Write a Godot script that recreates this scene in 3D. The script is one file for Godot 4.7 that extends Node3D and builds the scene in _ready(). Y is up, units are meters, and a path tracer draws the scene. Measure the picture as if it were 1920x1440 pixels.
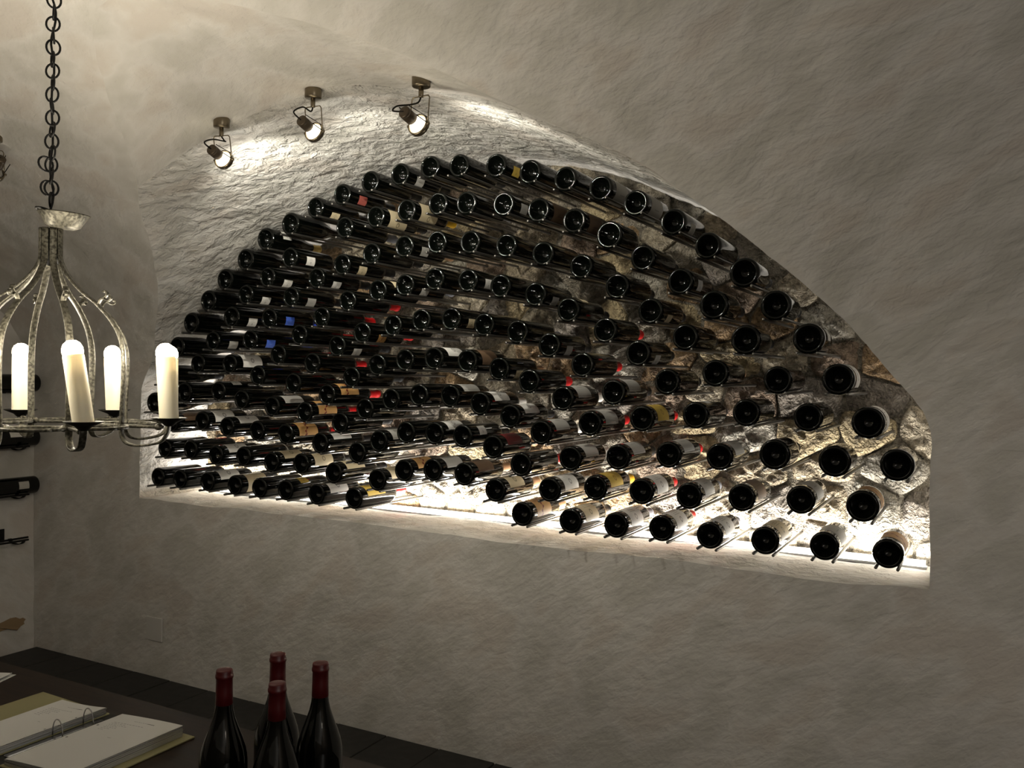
extends Node3D
# A vaulted wine cellar: an arched niche with bottles on steel pegs, lit by a light strip, three ceiling spotlights and a candle chandelier.

const ARCH_X := -1.575          # centre line of the niche
const SILL_Y := 1.088
const NICHE_Z := -0.37          # stone face at the back of the niche
const SPRING_Y := 1.45          # where the main vault leaves the wall
const VAULT_A := 1.9
const VAULT_R := 0.98
const ROOM_L := -3.7
const ROOM_R := 2.2
const ROOM_N := 3.8

var M := {}
var wav1 := FastNoiseLite.new()
var wav2 := FastNoiseLite.new()
var wav3 := FastNoiseLite.new()
var rng := RandomNumberGenerator.new()
var arch_pts := PackedVector2Array()      # (half width, height) from the springing up to the crown
var names := {}

# one list per arch of bottles: x, y of the base, label, its turn, capsule, shape, side, place counted from the foot
var arches := [
	[[-0.202, 1.405, "none", 0, "black", "u", "r", 1], [-0.273, 1.509, "white", 60, "black", "u", "r", 2], [-0.348, 1.619, "white", 60, "black", "u", "r", 3], [-0.424, 1.725, "white_small", 70, "black", "u", "r", 4], [-0.513, 1.815, "none", 30, "black", "u", "r", 5], [-0.598, 1.906, "none", 30, "black", "u", "r", 6], [-0.7, 1.984, "none", 30, "black", "b", "r", 7], [-0.801, 2.057, "grey_small", 110, "black", "b", "r", 8], [-0.916, 2.12, "grey", 105, "black", "b", "r", 9], [-1.027, 2.172, "grey", 105, "black", "b", "r", 10], [-1.143, 2.209, "none", 30, "black", "b", "r", 11], [-1.261, 2.24, "none", 30, "black", "b", "r", 12], [-1.382, 2.271, "yellow_small", 105, "black", "b", "r", 13], [-1.52, 2.284, "none", 30, "black", "b", "r", 14], [-2.918, 1.477, "none", 30, "black", "u", "l", 1], [-2.862, 1.587, "none", 0, "black", "u", "l", 2], [-2.791, 1.697, "none", 0, "black", "u", "l", 3], [-2.714, 1.79, "none", 0, "black", "u", "l", 4], [-2.63, 1.874, "none", 0, "black", "u", "l", 5], [-2.543, 1.952, "none", 0, "black", "u", "l", 6], [-2.433, 2.021, "none", 0, "black", "u", "l", 7], [-2.336, 2.092, "white_small", 60, "gold", "u", "l", 8], [-2.222, 2.14, "none", 0, "black", "u", "l", 9], [-2.11, 2.191, "cream_small", 130, "black", "b", "l", 10], [-1.992, 2.228, "pink_small", 110, "black", "b", "l", 11], [-1.874, 2.262, "none", 30, "black", "b", "l", 12], [-1.746, 2.275, "grey_small", 115, "black", "b", "l", 13], [-1.628, 2.288, "none", 30, "black", "b", "l", 14]],
	[[-0.219, 1.178, "tan", 25, "black", "b", "r", 1], [-0.282, 1.293, "tan", 40, "black", "u", "r", 2], [-0.352, 1.405, "none", 30, "black", "u", "r", 3], [-0.421, 1.517, "none", 0, "black", "b", "r", 4], [-0.502, 1.614, "none", 0, "grey", "b", "r", 5], [-0.589, 1.722, "none", 0, "black", "u", "r", 6], [-0.679, 1.819, "none", 0, "black", "u", "r", 7], [-0.777, 1.888, "white_small", 101, "black", "b", "r", 8], [-0.891, 1.96, "none", 0, "black", "b", "r", 9], [-0.997, 2.032, "none", 0, "black", "u", "r", 10], [-1.109, 2.08, "brown", 105, "black", "b", "r", 11], [-1.229, 2.12, "brown", 105, "black", "b", "r", 12], [-1.35, 2.147, "grey_small", 101, "black", "b", "r", 13], [-1.485, 2.16, "none", 0, "grey", "b", "r", 14], [-2.851, 1.299, "none", 30, "black", "b", "l", 1], [-2.81, 1.404, "brown", 20, "red", "b", "l", 2], [-2.752, 1.522, "none", 30, "black", "u", "l", 3], [-2.676, 1.634, "none", 30, "black", "b", "l", 4], [-2.601, 1.722, "grey_small", 113, "black", "b", "l", 5], [-2.507, 1.81, "white_small", 115, "black", "u", "l", 6], [-2.431, 1.891, "white_small", 120, "black", "b", "l", 7], [-2.331, 1.953, "white_small", 120, "black", "b", "l", 8], [-2.222, 2.019, "white_small", 100, "black", "b", "l", 9], [-1.972, 2.111, "none", 0, "grey", "b", "l", 10], [-1.847, 2.141, "cream", 100, "black", "b", "l", 11], [-1.72, 2.154, "cream", 100, "yellow", "b", "l", 12], [-1.599, 2.168, "none", 0, "black", "b", "l", 13]],
	[[-0.374, 1.18, "grey", 30, "black", "b", "r", 1], [-0.436, 1.297, "grey", 35, "black", "b", "r", 2], [-0.505, 1.414, "none", 30, "black", "u", "r", 3], [-0.585, 1.523, "none", 0, "black", "b", "r", 4], [-0.673, 1.63, "none", 0, "tan", "b", "r", 5], [-0.76, 1.73, "none", 0, "black", "b", "r", 6], [-0.864, 1.806, "cream_small", 126, "black", "b", "r", 7], [-0.97, 1.88, "none", 0, "black", "b", "r", 8], [-1.086, 1.943, "none", 0, "black", "b", "r", 9], [-1.213, 1.987, "none", 0, "black", "b", "r", 10], [-1.342, 2.018, "none", 0, "black", "b", "r", 11], [-1.471, 2.035, "none", 0, "black", "b", "r", 12], [-2.894, 1.183, "none", 30, "black", "b", "l", 1], [-2.766, 1.185, "none", 30, "black", "b", "l", 2], [-2.707, 1.303, "none", 30, "black", "b", "l", 3], [-2.652, 1.416, "white", 35, "black", "b", "l", 4], [-2.568, 1.531, "white_small", 25, "black", "b", "l", 5], [-2.512, 1.634, "white", 45, "black", "b", "l", 6], [-2.414, 1.725, "blue_small", 110, "black", "b", "l", 7], [-2.322, 1.803, "blue_small", 100, "blue", "b", "l", 8], [-2.214, 1.878, "grey_small", 115, "black", "b", "l", 9], [-2.096, 1.941, "white_small", 125, "black", "b", "l", 10], [-1.981, 1.984, "cream_small", 115, "black", "b", "l", 11], [-1.856, 2.016, "none", 0, "black", "b", "l", 12], [-1.724, 2.034, "grey_small", 108, "tan", "b", "l", 13], [-1.598, 2.042, "none", 0, "black", "b", "l", 14]],
	[[-0.526, 1.18, "cream", 35, "grey", "b", "r", 1], [-0.592, 1.29, "brown", 40, "black", "b", "r", 2], [-0.656, 1.398, "grey", 25, "black", "b", "r", 3], [-0.726, 1.511, "white_small", 6, "black", "b", "r", 4], [-0.811, 1.603, "none", 0, "black", "b", "r", 5], [-0.899, 1.684, "white_small", 120, "black", "b", "r", 6], [-1.003, 1.751, "none", 0, "red", "b", "r", 7], [-1.121, 1.813, "cream_small", 20, "black", "b", "r", 8], [-1.237, 1.863, "grey_small", 120, "black", "b", "r", 9], [-1.358, 1.892, "none", 0, "black", "b", "r", 10], [-1.476, 1.913, "white_small", 100, "black", "b", "r", 11], [-2.611, 1.187, "white", 20, "black", "b", "l", 1], [-2.574, 1.289, "white", 15, "black", "b", "l", 2], [-2.522, 1.399, "white", 10, "black", "b", "l", 3], [-2.451, 1.503, "none", 30, "black", "b", "l", 4], [-2.367, 1.594, "none", 30, "black", "b", "l", 5], [-2.276, 1.671, "none", 0, "red", "b", "l", 6], [-2.174, 1.742, "none", 0, "red", "b", "l", 7], [-2.073, 1.804, "none", 0, "red", "b", "l", 8], [-1.964, 1.859, "none", 0, "red", "b", "l", 9], [-1.836, 1.892, "cream_small", 45, "black", "b", "l", 10], [-1.72, 1.906, "white_small", 125, "grey", "b", "l", 11], [-1.602, 1.922, "none", 0, "grey", "b", "l", 12]],
	[[-0.68, 1.177, "white", 35, "grey", "b", "r", 1], [-0.74, 1.283, "grey", 35, "grey", "b", "r", 2], [-0.803, 1.395, "grey", 20, "red", "b", "r", 3], [-0.885, 1.495, "yellow", 40, "red", "b", "r", 4], [-0.971, 1.569, "grey", 25, "black", "b", "r", 5], [-1.076, 1.648, "none", 0, "red", "b", "r", 6], [-1.183, 1.707, "grey_small", 115, "black", "b", "r", 7], [-1.297, 1.748, "none", 0, "grey", "b", "r", 8], [-1.416, 1.771, "none", 0, "black", "b", "r", 9], [-1.535, 1.791, "cream_small", 109, "tan", "b", "r", 10], [-2.481, 1.182, "cream", 75, "black", "b", "l", 1], [-2.432, 1.293, "none", 30, "black", "b", "l", 2], [-2.371, 1.391, "none", 30, "black", "b", "l", 3], [-2.295, 1.483, "grey", 10, "black", "b", "l", 4], [-2.199, 1.569, "none", 30, "black", "b", "l", 5], [-2.109, 1.642, "none", 0, "red", "b", "l", 6], [-1.998, 1.703, "white_small", 125, "black", "b", "l", 7], [-1.893, 1.748, "tan_small", 120, "red", "b", "l", 8], [-1.771, 1.772, "none", 0, "grey", "b", "l", 9], [-1.655, 1.789, "none", 0, "tan", "b", "l", 10]],
	[[-0.819, 1.184, "white", 40, "red", "b", "r", 1], [-0.882, 1.284, "white", 45, "red", "b", "r", 2], [-0.953, 1.38, "grey", 20, "black", "b", "r", 3], [-1.043, 1.475, "grey", 35, "red", "b", "r", 4], [-1.135, 1.546, "grey", 25, "white", "b", "r", 5], [-1.25, 1.596, "none", 0, "red", "b", "r", 6], [-1.361, 1.632, "cream_small", 119, "tan", "b", "r", 7], [-1.476, 1.656, "brown", 45, "black", "b", "r", 8], [-2.354, 1.182, "none", 30, "black", "b", "l", 1], [-2.296, 1.28, "cream", 10, "black", "b", "l", 2], [-2.23, 1.386, "tan", 40, "red", "b", "l", 3], [-2.144, 1.468, "tan", 40, "red", "b", "l", 4], [-2.044, 1.533, "tan", 30, "red", "b", "l", 5], [-1.94, 1.595, "none", 0, "black", "b", "l", 6], [-1.828, 1.639, "none", 0, "grey", "b", "l", 7], [-1.719, 1.657, "none", 0, "black", "b", "l", 8], [-1.601, 1.663, "white", 15, "black", "b", "l", 9]],
	[[-0.957, 1.18, "white", 40, "grey", "b", "r", 1], [-1.025, 1.284, "yellow", 30, "yellow", "b", "r", 2], [-1.108, 1.366, "grey", 25, "white", "b", "r", 3], [-1.205, 1.44, "grey", 20, "white", "b", "r", 4], [-1.315, 1.485, "white", 15, "black", "b", "r", 5], [-1.422, 1.521, "white", 15, "white", "b", "r", 6], [-1.539, 1.542, "grey", 5, "black", "b", "r", 7], [-2.223, 1.185, "yellow_small", 30, "tan", "b", "l", 1], [-2.16, 1.283, "cream", 45, "black", "b", "l", 2], [-2.075, 1.361, "white", 10, "black", "b", "l", 3], [-1.988, 1.436, "none", 30, "black", "b", "l", 4], [-1.878, 1.488, "none", 30, "black", "b", "l", 5], [-1.77, 1.524, "none", 30, "black", "b", "l", 6], [-1.657, 1.542, "none", 30, "black", "b", "l", 7]],
	[[-1.101, 1.179, "cream", 35, "black", "b", "r", 1], [-1.174, 1.267, "white", 35, "white", "b", "r", 2], [-1.275, 1.337, "none", 0, "red", "b", "r", 3], [-1.375, 1.386, "red", 20, "tan", "b", "r", 4], [-1.486, 1.415, "white_small", 60, "black", "b", "r", 5], [-2.08, 1.181, "white", 25, "black", "b", "l", 1], [-2.006, 1.261, "cream", 10, "black", "b", "l", 2], [-1.91, 1.337, "none", 30, "black", "b", "l", 3], [-1.816, 1.381, "grey", 20, "black", "b", "l", 4], [-1.707, 1.416, "none", 30, "black", "b", "l", 5], [-1.596, 1.418, "white", 10, "black", "b", "l", 6]],
	[[-1.264, 1.185, "tan", 45, "tan", "b", "r", 1], [-1.366, 1.25, "cream", 20, "tan", "b", "r", 2], [-1.476, 1.294, "brown", 20, "tan", "b", "r", 3], [-1.918, 1.18, "yellow", 20, "red", "b", "l", 1], [-1.82, 1.25, "cream", 25, "black", "b", "l", 2], [-1.713, 1.289, "tan", 20, "black", "b", "l", 3], [-1.597, 1.299, "grey", 20, "black", "b", "l", 4]],
]


func _ready() -> void:
	rng.seed = 71
	# ---- camera, air, exposure
	var cam := Camera3D.new()
	cam.name = "camera"
	cam.position = Vector3(0, 1.62, 2.48)
	cam.rotation = Vector3(deg_to_rad(-0.698), deg_to_rad(28.118), deg_to_rad(1.037))
	cam.fov = 46.5
	cam.near = 0.02
	add_child(cam)
	cam.current = true
	var env := Environment.new()
	env.background_mode = Environment.BG_COLOR
	env.background_color = Color(0, 0, 0)
	env.tonemap_mode = Environment.TONE_MAPPER_LINEAR
	env.tonemap_exposure = 1.28
	env.sdfgi_enabled = true
	env.ssao_enabled = true
	env.ssil_enabled = true
	var we := WorldEnvironment.new()
	we.name = "environment"
	we.environment = env
	add_child(we)
	# ---- the strip of light at the foot of the stone wall
	light_strip(4.6)

	setup_noise()
	setup_materials()
	make_arch()
	build_room()
	build_niche_stones()
	build_ledge()
	build_bottles()
	build_spots()
	build_chandelier()
	build_near_lamp()
	build_table()
	build_left_wall_things()


# ------------------------------------------------------------------ helpers
func tag(o: Node3D, label: String, category: String, group := "") -> void:
	o.set_meta("label", label)
	o.set_meta("category", category)
	if group != "":
		o.set_meta("group", group)

func numbered(called: String) -> String:
	var n: int = names.get(called, 0)
	names[called] = n + 1
	return called if n == 0 else "%s_%03d" % [called, n]

func thing(called: String, at: Vector3) -> Node3D:
	var o := Node3D.new()
	o.name = numbered(called)
	add_child(o, true)
	o.position = at
	return o

func part(called: String, mesh: Mesh, mat: Material, parent: Node, at := Transform3D.IDENTITY) -> MeshInstance3D:
	var o := MeshInstance3D.new()
	var used: Dictionary = parent.get_meta("used_names") if parent.has_meta("used_names") else {}
	var n: int = used.get(called, 0)
	used[called] = n + 1
	parent.set_meta("used_names", used)
	o.name = called if n == 0 else "%s_%03d" % [called, n]
	o.mesh = mesh
	o.material_override = mat
	o.transform = at
	parent.add_child(o, true)
	return o

func struct(called: String, mesh: Mesh, mat: Material) -> MeshInstance3D:
	var o := part(called, mesh, mat, self)
	o.set_meta("kind", "structure")
	return o

func setup_noise() -> void:
	for w in [[wav1, 1.6, 3, 11], [wav2, 11.0, 3, 12], [wav3, 34.0, 3, 13]]:
		var n: FastNoiseLite = w[0]
		n.noise_type = FastNoiseLite.TYPE_SIMPLEX_SMOOTH
		n.frequency = w[1]
		n.fractal_type = FastNoiseLite.FRACTAL_FBM
		n.fractal_octaves = w[2]
		n.seed = w[3]
		n.domain_warp_enabled = true
		n.domain_warp_amplitude = 0.35 / w[1]
		n.domain_warp_frequency = w[1] * 0.5

func noise_tex(freq: float, octaves: int, seed_: int, size := 512, ramp: Array = [], kind := FastNoiseLite.TYPE_SIMPLEX_SMOOTH, ridged := false, warp := 0.0) -> NoiseTexture2D:
	var n := FastNoiseLite.new()
	n.noise_type = kind
	n.frequency = freq
	n.seed = seed_
	n.fractal_type = FastNoiseLite.FRACTAL_RIDGED if ridged else FastNoiseLite.FRACTAL_FBM
	n.fractal_octaves = octaves
	if warp > 0.0:
		n.domain_warp_enabled = true
		n.domain_warp_amplitude = warp
		n.domain_warp_frequency = freq * 0.6
	var t := NoiseTexture2D.new()
	t.width = size
	t.height = size
	t.seamless = true
	t.noise = n
	if ramp.size() > 0:
		var g := Gradient.new()
		var offs := PackedFloat32Array()
		var cols := PackedColorArray()
		for k in ramp.size():
			offs.append(ramp[k][0])
			cols.append(ramp[k][1])
		g.offsets = offs
		g.colors = cols
		t.color_ramp = g
	return t

func mat(color: Color, rough := 0.5, metal := 0.0) -> StandardMaterial3D:
	var m := StandardMaterial3D.new()
	m.albedo_color = color
	m.roughness = rough
	m.metallic = metal
	return m

func glow(color: Color, energy: float) -> StandardMaterial3D:
	var m := mat(color, 0.4)
	m.emission_enabled = true
	m.emission = color
	m.emission_energy_multiplier = energy
	return m

func triplanar(m: StandardMaterial3D, s: Vector3, world := true) -> void:
	m.uv1_triplanar = true
	m.uv1_world_triplanar = world
	m.uv1_scale = s
	m.uv1_triplanar_sharpness = 4.0

func relief(m: StandardMaterial3D, t: Texture2D, cm: float) -> void:
	m.heightmap_enabled = true
	m.heightmap_texture = t
	m.heightmap_scale = cm

func setup_materials() -> void:
	# plaster: limewash in warm grey white, trowelled
	var mottle := noise_tex(0.006, 4, 3, 512, [[0.25, Color(0.93, 0.93, 0.92)], [0.55, Color(1, 1, 1)], [0.8, Color(0.96, 0.945, 0.93)]])
	var trowel := noise_tex(0.018, 6, 21, 1024, [], FastNoiseLite.TYPE_SIMPLEX_SMOOTH, false, 25.0)
	var p := mat(Color(0.79, 0.777, 0.755), 0.85)
	p.albedo_texture = mottle
	relief(p, trowel, 0.27)
	M.plaster = p
	M.dull_wall = mat(Color(0.45, 0.42, 0.38), 0.9)
	var rough_h := noise_tex(0.014, 6, 5, 1024, [], FastNoiseLite.TYPE_SIMPLEX_SMOOTH, false, 60.0)
	var q := mat(Color(0.79, 0.777, 0.755), 0.9)
	q.albedo_texture = mottle
	triplanar(q, Vector3(1.3, 1.6, 1.1))
	relief(q, rough_h, 1.25)
	M.rough_plaster = q
	var sl := mat(Color(0.79, 0.777, 0.755), 0.8)
	triplanar(sl, Vector3(1.3, 1.3, 1.3))
	sl.albedo_texture = mottle
	relief(sl, rough_h, 0.6)
	M.sill = sl
	# rubble stones in six tones, and their mortar
	var grain := noise_tex(0.03, 5, 8, 512, [[0.15, Color(0.72, 0.71, 0.69)], [0.5, Color(0.96, 0.95, 0.94)], [0.85, Color(1, 1, 1)]])
	var crag := noise_tex(0.022, 6, 9, 1024, [], FastNoiseLite.TYPE_SIMPLEX_SMOOTH, true, 30.0)
	M.stones = []
	for c in [Color(0.58, 0.55, 0.49), Color(0.62, 0.57, 0.48), Color(0.52, 0.49, 0.45), Color(0.68, 0.64, 0.56), Color(0.60, 0.50, 0.37), Color(0.62, 0.60, 0.55), Color(0.52, 0.45, 0.38), Color(0.66, 0.60, 0.47)]:
		var s := mat(c, 0.9)
		s.albedo_texture = grain
		triplanar(s, Vector3(2.2, 2.2, 2.2))
		relief(s, crag, 2.2)
		M.stones.append(s)
	var mo := mat(Color(0.60, 0.57, 0.51), 0.95)
	mo.albedo_texture = grain
	triplanar(mo, Vector3(3, 3, 3))
	relief(mo, crag, 2.6)
	M.mortar = mo
	# bottles
	var g := mat(Color(0.015, 0.02, 0.015), 0.035)
	g.metallic_specular = 0.46
	M.glass = g
	M.caps = {}
	for k in [["black", Color(0.03, 0.03, 0.035)], ["red", Color(0.62, 0.05, 0.06)], ["yellow", Color(0.75, 0.58, 0.10)], ["tan", Color(0.55, 0.42, 0.30)], ["grey", Color(0.42, 0.42, 0.44)], ["white", Color(0.80, 0.79, 0.76)], ["blue", Color(0.15, 0.28, 0.75)], ["gold", Color(0.72, 0.62, 0.36)]]:
		var c := mat(k[1], 0.35)
		if k[0] == "gold":
			c.metallic = 0.7
		M.caps[k[0]] = c
	M.labels = {}
	var inks := {"white": [Color(0.86, 0.85, 0.82), Color(0.35, 0.33, 0.32), 1], "cream": [Color(0.82, 0.76, 0.62), Color(0.38, 0.34, 0.26), 1], "grey": [Color(0.70, 0.69, 0.66), Color(0.40, 0.39, 0.38), 0], "tan": [Color(0.72, 0.55, 0.33), Color(0.42, 0.10, 0.05), 2], "yellow": [Color(0.80, 0.68, 0.30), Color(0.45, 0.30, 0.08), 1], "brown": [Color(0.42, 0.33, 0.25), Color(0.25, 0.18, 0.13), 0], "red": [Color(0.42, 0.05, 0.06), Color(0.2, 0.02, 0.02), 0], "pink": [Color(0.66, 0.34, 0.30), Color(0.4, 0.2, 0.18), 0], "blue": [Color(0.25, 0.38, 0.75), Color(0.7, 0.75, 0.9), 0]}
	for k in inks:
		var l := mat(Color(1, 1, 1), 0.6)
		l.albedo_texture = label_print(inks[k][0], inks[k][1], inks[k][2])
		M.labels[k] = l
	# metals
	M.steel = mat(Color(0.42, 0.41, 0.39), 0.35, 0.9)
	M.nickel = mat(Color(0.48, 0.44, 0.37), 0.32, 0.95)
	M.bronze = mat(Color(0.30, 0.26, 0.21), 0.4, 0.6)
	M.dull_glass = mat(Color(0.45, 0.44, 0.42), 0.15)
	M.dark_metal = mat(Color(0.10, 0.09, 0.075), 0.45, 0.8)
	M.black_iron = mat(Color(0.035, 0.033, 0.03), 0.5, 0.3)
	var iron := mat(Color(0.37, 0.36, 0.33), 0.46, 0.6)
	iron.albedo_texture = noise_tex(0.05, 4, 31, 256, [[0.3, Color(0.55, 0.54, 0.50)], [0.6, Color(1, 1, 0.97)]])
	triplanar(iron, Vector3(9, 9, 9), false)
	M.wrought = iron
	M.candle = mat(Color(0.92, 0.90, 0.82), 0.5)
	M.candle.backlight_enabled = true
	M.candle.backlight = Color(0.44, 0.43, 0.40)
	M.bulb = glow(Color(1.0, 0.93, 0.80), 22.0)
	M.reflector = glow(Color(1.0, 0.95, 0.84), 5.0)
	# dark stone tiles, wood, paper
	var ti := mat(Color(0.135, 0.13, 0.122), 0.55)
	ti.albedo_texture = noise_tex(0.02, 4, 41, 512, [[0.3, Color(0.75, 0.75, 0.75)], [0.7, Color(1, 1, 1)]])
	triplanar(ti, Vector3(2, 2, 2))
	M.tile = ti
	M.grout = mat(Color(0.20, 0.19, 0.175), 0.9)
	var wd := mat(Color(0.17, 0.11, 0.065), 0.42)
	wd.albedo_texture = noise_tex(0.012, 5, 44, 512, [[0.3, Color(0.70, 0.66, 0.62)], [0.5, Color(1, 1, 1)], [0.7, Color(0.82, 0.78, 0.74)]])
	triplanar(wd, Vector3(0.5, 3.0, 5.0))
	M.wood = wd
	M.paper = mat(Color(0.86, 0.86, 0.85), 0.8)
	M.folder = mat(Color(0.60, 0.58, 0.43), 0.55)
	M.spine = mat(Color(0.17, 0.17, 0.16), 0.6)
	M.chrome = mat(Color(0.75, 0.75, 0.76), 0.12, 1.0)
	M.wax = mat(Color(0.29, 0.026, 0.038), 0.42)

func label_print(base: Color, ink: Color, style: int) -> ImageTexture:
	var im := Image.create(160, 128, false, Image.FORMAT_RGB8)
	im.fill(base)
	if style == 0:
		im.fill_rect(Rect2i(0, 8, 160, 2), ink.lerp(base, 0.5))
		im.fill_rect(Rect2i(50, 58, 60, 5), ink.lerp(base, 0.6))
	elif style == 1:
		# a small crest over rows of fine print
		for y in 128:
			for x in 160:
				var d := Vector2((x - 80) / 14.0, (y - 42) / 16.0).length()
				if d < 1.0 and d > 0.55:
					im.set_pixel(x, y, ink.lerp(base, 0.45))
		for k in 4:
			im.fill_rect(Rect2i(44 + 6 * k, 72 + 11 * k, 72 - 12 * k, 3), ink.lerp(base, 0.55))
	else:
		# one slanting stroke of dark red script
		for y in 128:
			for x in 160:
				var u := 50.0 + 0.42 * y + 7.0 * sin(y * 0.17)
				if absf(x - u) < 5.0 + 3.0 * sin(y * 0.31):
					im.set_pixel(x, y, ink)
	return ImageTexture.create_from_image(im)

# a grid of points as a smooth surface; rows of equal length
func grid(st: SurfaceTool, rows: Array, flip := false, uvs: Array = []) -> void:
	for i in rows.size() - 1:
		var a = rows[i]
		var b = rows[i + 1]
		for j in a.size() - 1:
			var q = [[i, j], [i, j + 1], [i + 1, j + 1], [i, j], [i + 1, j + 1], [i + 1, j]]
			if flip:
				q = [[i, j], [i + 1, j + 1], [i, j + 1], [i, j], [i + 1, j], [i + 1, j + 1]]
			for k in q:
				if uvs.size() > 0:
					st.set_uv(uvs[k[0]][k[1]])
				st.add_vertex(rows[k[0]][k[1]])

func begin() -> SurfaceTool:
	var st := SurfaceTool.new()
	st.begin(Mesh.PRIMITIVE_TRIANGLES)
	return st

func finish(st: SurfaceTool) -> ArrayMesh:
	st.index()
	st.generate_normals()
	return st.commit()

# turned shape about +y from (radius, height) pairs, the outside being on the right of the way along
func add_lathe(st: SurfaceTool, prof: Array, seg := 32, at := Transform3D.IDENTITY, bumps := {}) -> void:
	var rows := []
	for k in prof.size():
		var r := PackedVector3Array()
		for s in seg + 1:
			var a := TAU * (s % seg) / seg
			var h: float = prof[k].y
			if bumps.has(k) and s % 2 == 0:
				h += bumps[k]
			r.append(at * Vector3(prof[k].x * sin(a), h, prof[k].x * cos(a)))
		rows.append(r)
	grid(st, rows, true)

func lathe(prof: Array, seg := 32, bumps := {}) -> ArrayMesh:
	var st := begin()
	add_lathe(st, prof, seg, Transform3D.IDENTITY, bumps)
	return finish(st)

# a bar of any cross-section along a path; the section's first axis keeps near «side»
func add_sweep(st: SurfaceTool, path: Array, section: Array, side: Vector3, caps := true) -> void:
	var rows := []
	for k in path.size():
		var t: Vector3 = (path[mini(k + 1, path.size() - 1)] - path[maxi(k - 1, 0)]).normalized()
		var x := (side - t * side.dot(t)).normalized()
		if x.length() < 0.5:
			x = t.cross(Vector3(0.31, 0.87, 0.38)).normalized()
		var y := t.cross(x)
		var r := PackedVector3Array()
		for s in section.size() + 1:
			var c: Vector2 = section[s % section.size()]
			r.append(path[k] + x * c.x + y * c.y)
		rows.append(r)
	if caps:
		var first := PackedVector3Array()
		var last := PackedVector3Array()
		for s in section.size() + 1:
			first.append(path[0])
			last.append(path[path.size() - 1])
		rows.push_front(first)
		rows.push_back(last)
	grid(st, rows, false)

func circle(r: float, n := 8) -> Array:
	var c := []
	for k in n:
		c.append(Vector2(cos(TAU * k / n), sin(TAU * k / n)) * r)
	return c

func flat_bar(w: float, h: float, bevel := 0.18) -> Array:
	var b := minf(w, h) * bevel
	var c := []
	for q in [[1, 1], [-1, 1], [-1, -1], [1, -1]]:
		var x: float = q[0] * w / 2
		var y: float = q[1] * h / 2
		var one := Vector2(x, y - q[1] * b)
		var two := Vector2(x - q[0] * b, y)
		if q[0] * q[1] > 0:
			c.append(one)
			c.append(two)
		else:
			c.append(two)
			c.append(one)
	return c

func sweep(path: Array, section: Array, side: Vector3) -> ArrayMesh:
	var st := begin()
	add_sweep(st, path, section, side)
	return finish(st)

func smooth_path(pts: Array, steps := 6) -> Array:
	var out := []
	for k in pts.size() - 1:
		var a: Vector3 = pts[maxi(k - 1, 0)]
		var b: Vector3 = pts[k]
		var c: Vector3 = pts[k + 1]
		var d: Vector3 = pts[mini(k + 2, pts.size() - 1)]
		for s in steps:
			out.append(b.cubic_interpolate(c, a, d, float(s) / steps))
	out.append(pts[pts.size() - 1])
	return out

func add_box(st: SurfaceTool, lo: Vector3, hi: Vector3, bevel := 0.0) -> void:
	# a box with chamfered edges, as a stack of rings
	var b := minf(bevel, minf(hi.x - lo.x, minf(hi.y - lo.y, hi.z - lo.z)) * 0.45)
	var rows := []
	for lv in [[lo.y, b], [lo.y + b, 0.0], [hi.y - b, 0.0], [hi.y, b]]:
		var i: float = lv[1]
		var r := PackedVector3Array()
		for q in [[0, 0, 1, 0], [1, 0, 0, 1], [1, 1, -1, 0], [0, 1, 0, -1]]:
			var cx: float = hi.x - i if q[0] == 1 else lo.x + i
			var cz: float = hi.z - i if q[1] == 1 else lo.z + i
			var c := b * (1.0 if i == 0.0 else 0.35)
			var tox := Vector3(c if q[0] == 0 else -c, 0, 0)
			var toz := Vector3(0, 0, c if q[1] == 0 else -c)
			var p := Vector3(cx, lv[0], cz)
			if q[0] == q[1]:
				r.append(p + toz)
				r.append(p + tox)
			else:
				r.append(p + tox)
				r.append(p + toz)
		r.append(r[0])
		rows.append(r)
	var bot := PackedVector3Array()
	var top := PackedVector3Array()
	for k in 9:
		bot.append(Vector3((lo.x + hi.x) / 2, lo.y, (lo.z + hi.z) / 2))
		top.append(Vector3((lo.x + hi.x) / 2, hi.y, (lo.z + hi.z) / 2))
	rows.push_front(bot)
	rows.push_back(top)
	st.set_smooth_group(-1)
	grid(st, rows, false)
	st.set_smooth_group(0)

func box(lo: Vector3, hi: Vector3, bevel := 0.003) -> ArrayMesh:
	var st := begin()
	add_box(st, lo, hi, bevel)
	return finish(st)


# ------------------------------------------------------------------ the shell of the room
func vault_y(z: float) -> float:
	var t := clampf(absf(VAULT_A - z) / VAULT_A, 0.0, 1.0)
	return SPRING_Y + VAULT_R * sqrt(1.0 - t * t)

func vault_z(y: float) -> float:
	var s := clampf((y - SPRING_Y) / VAULT_R, 0.0, 1.0)
	return VAULT_A * (1.0 - sqrt(1.0 - s * s))

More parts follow.
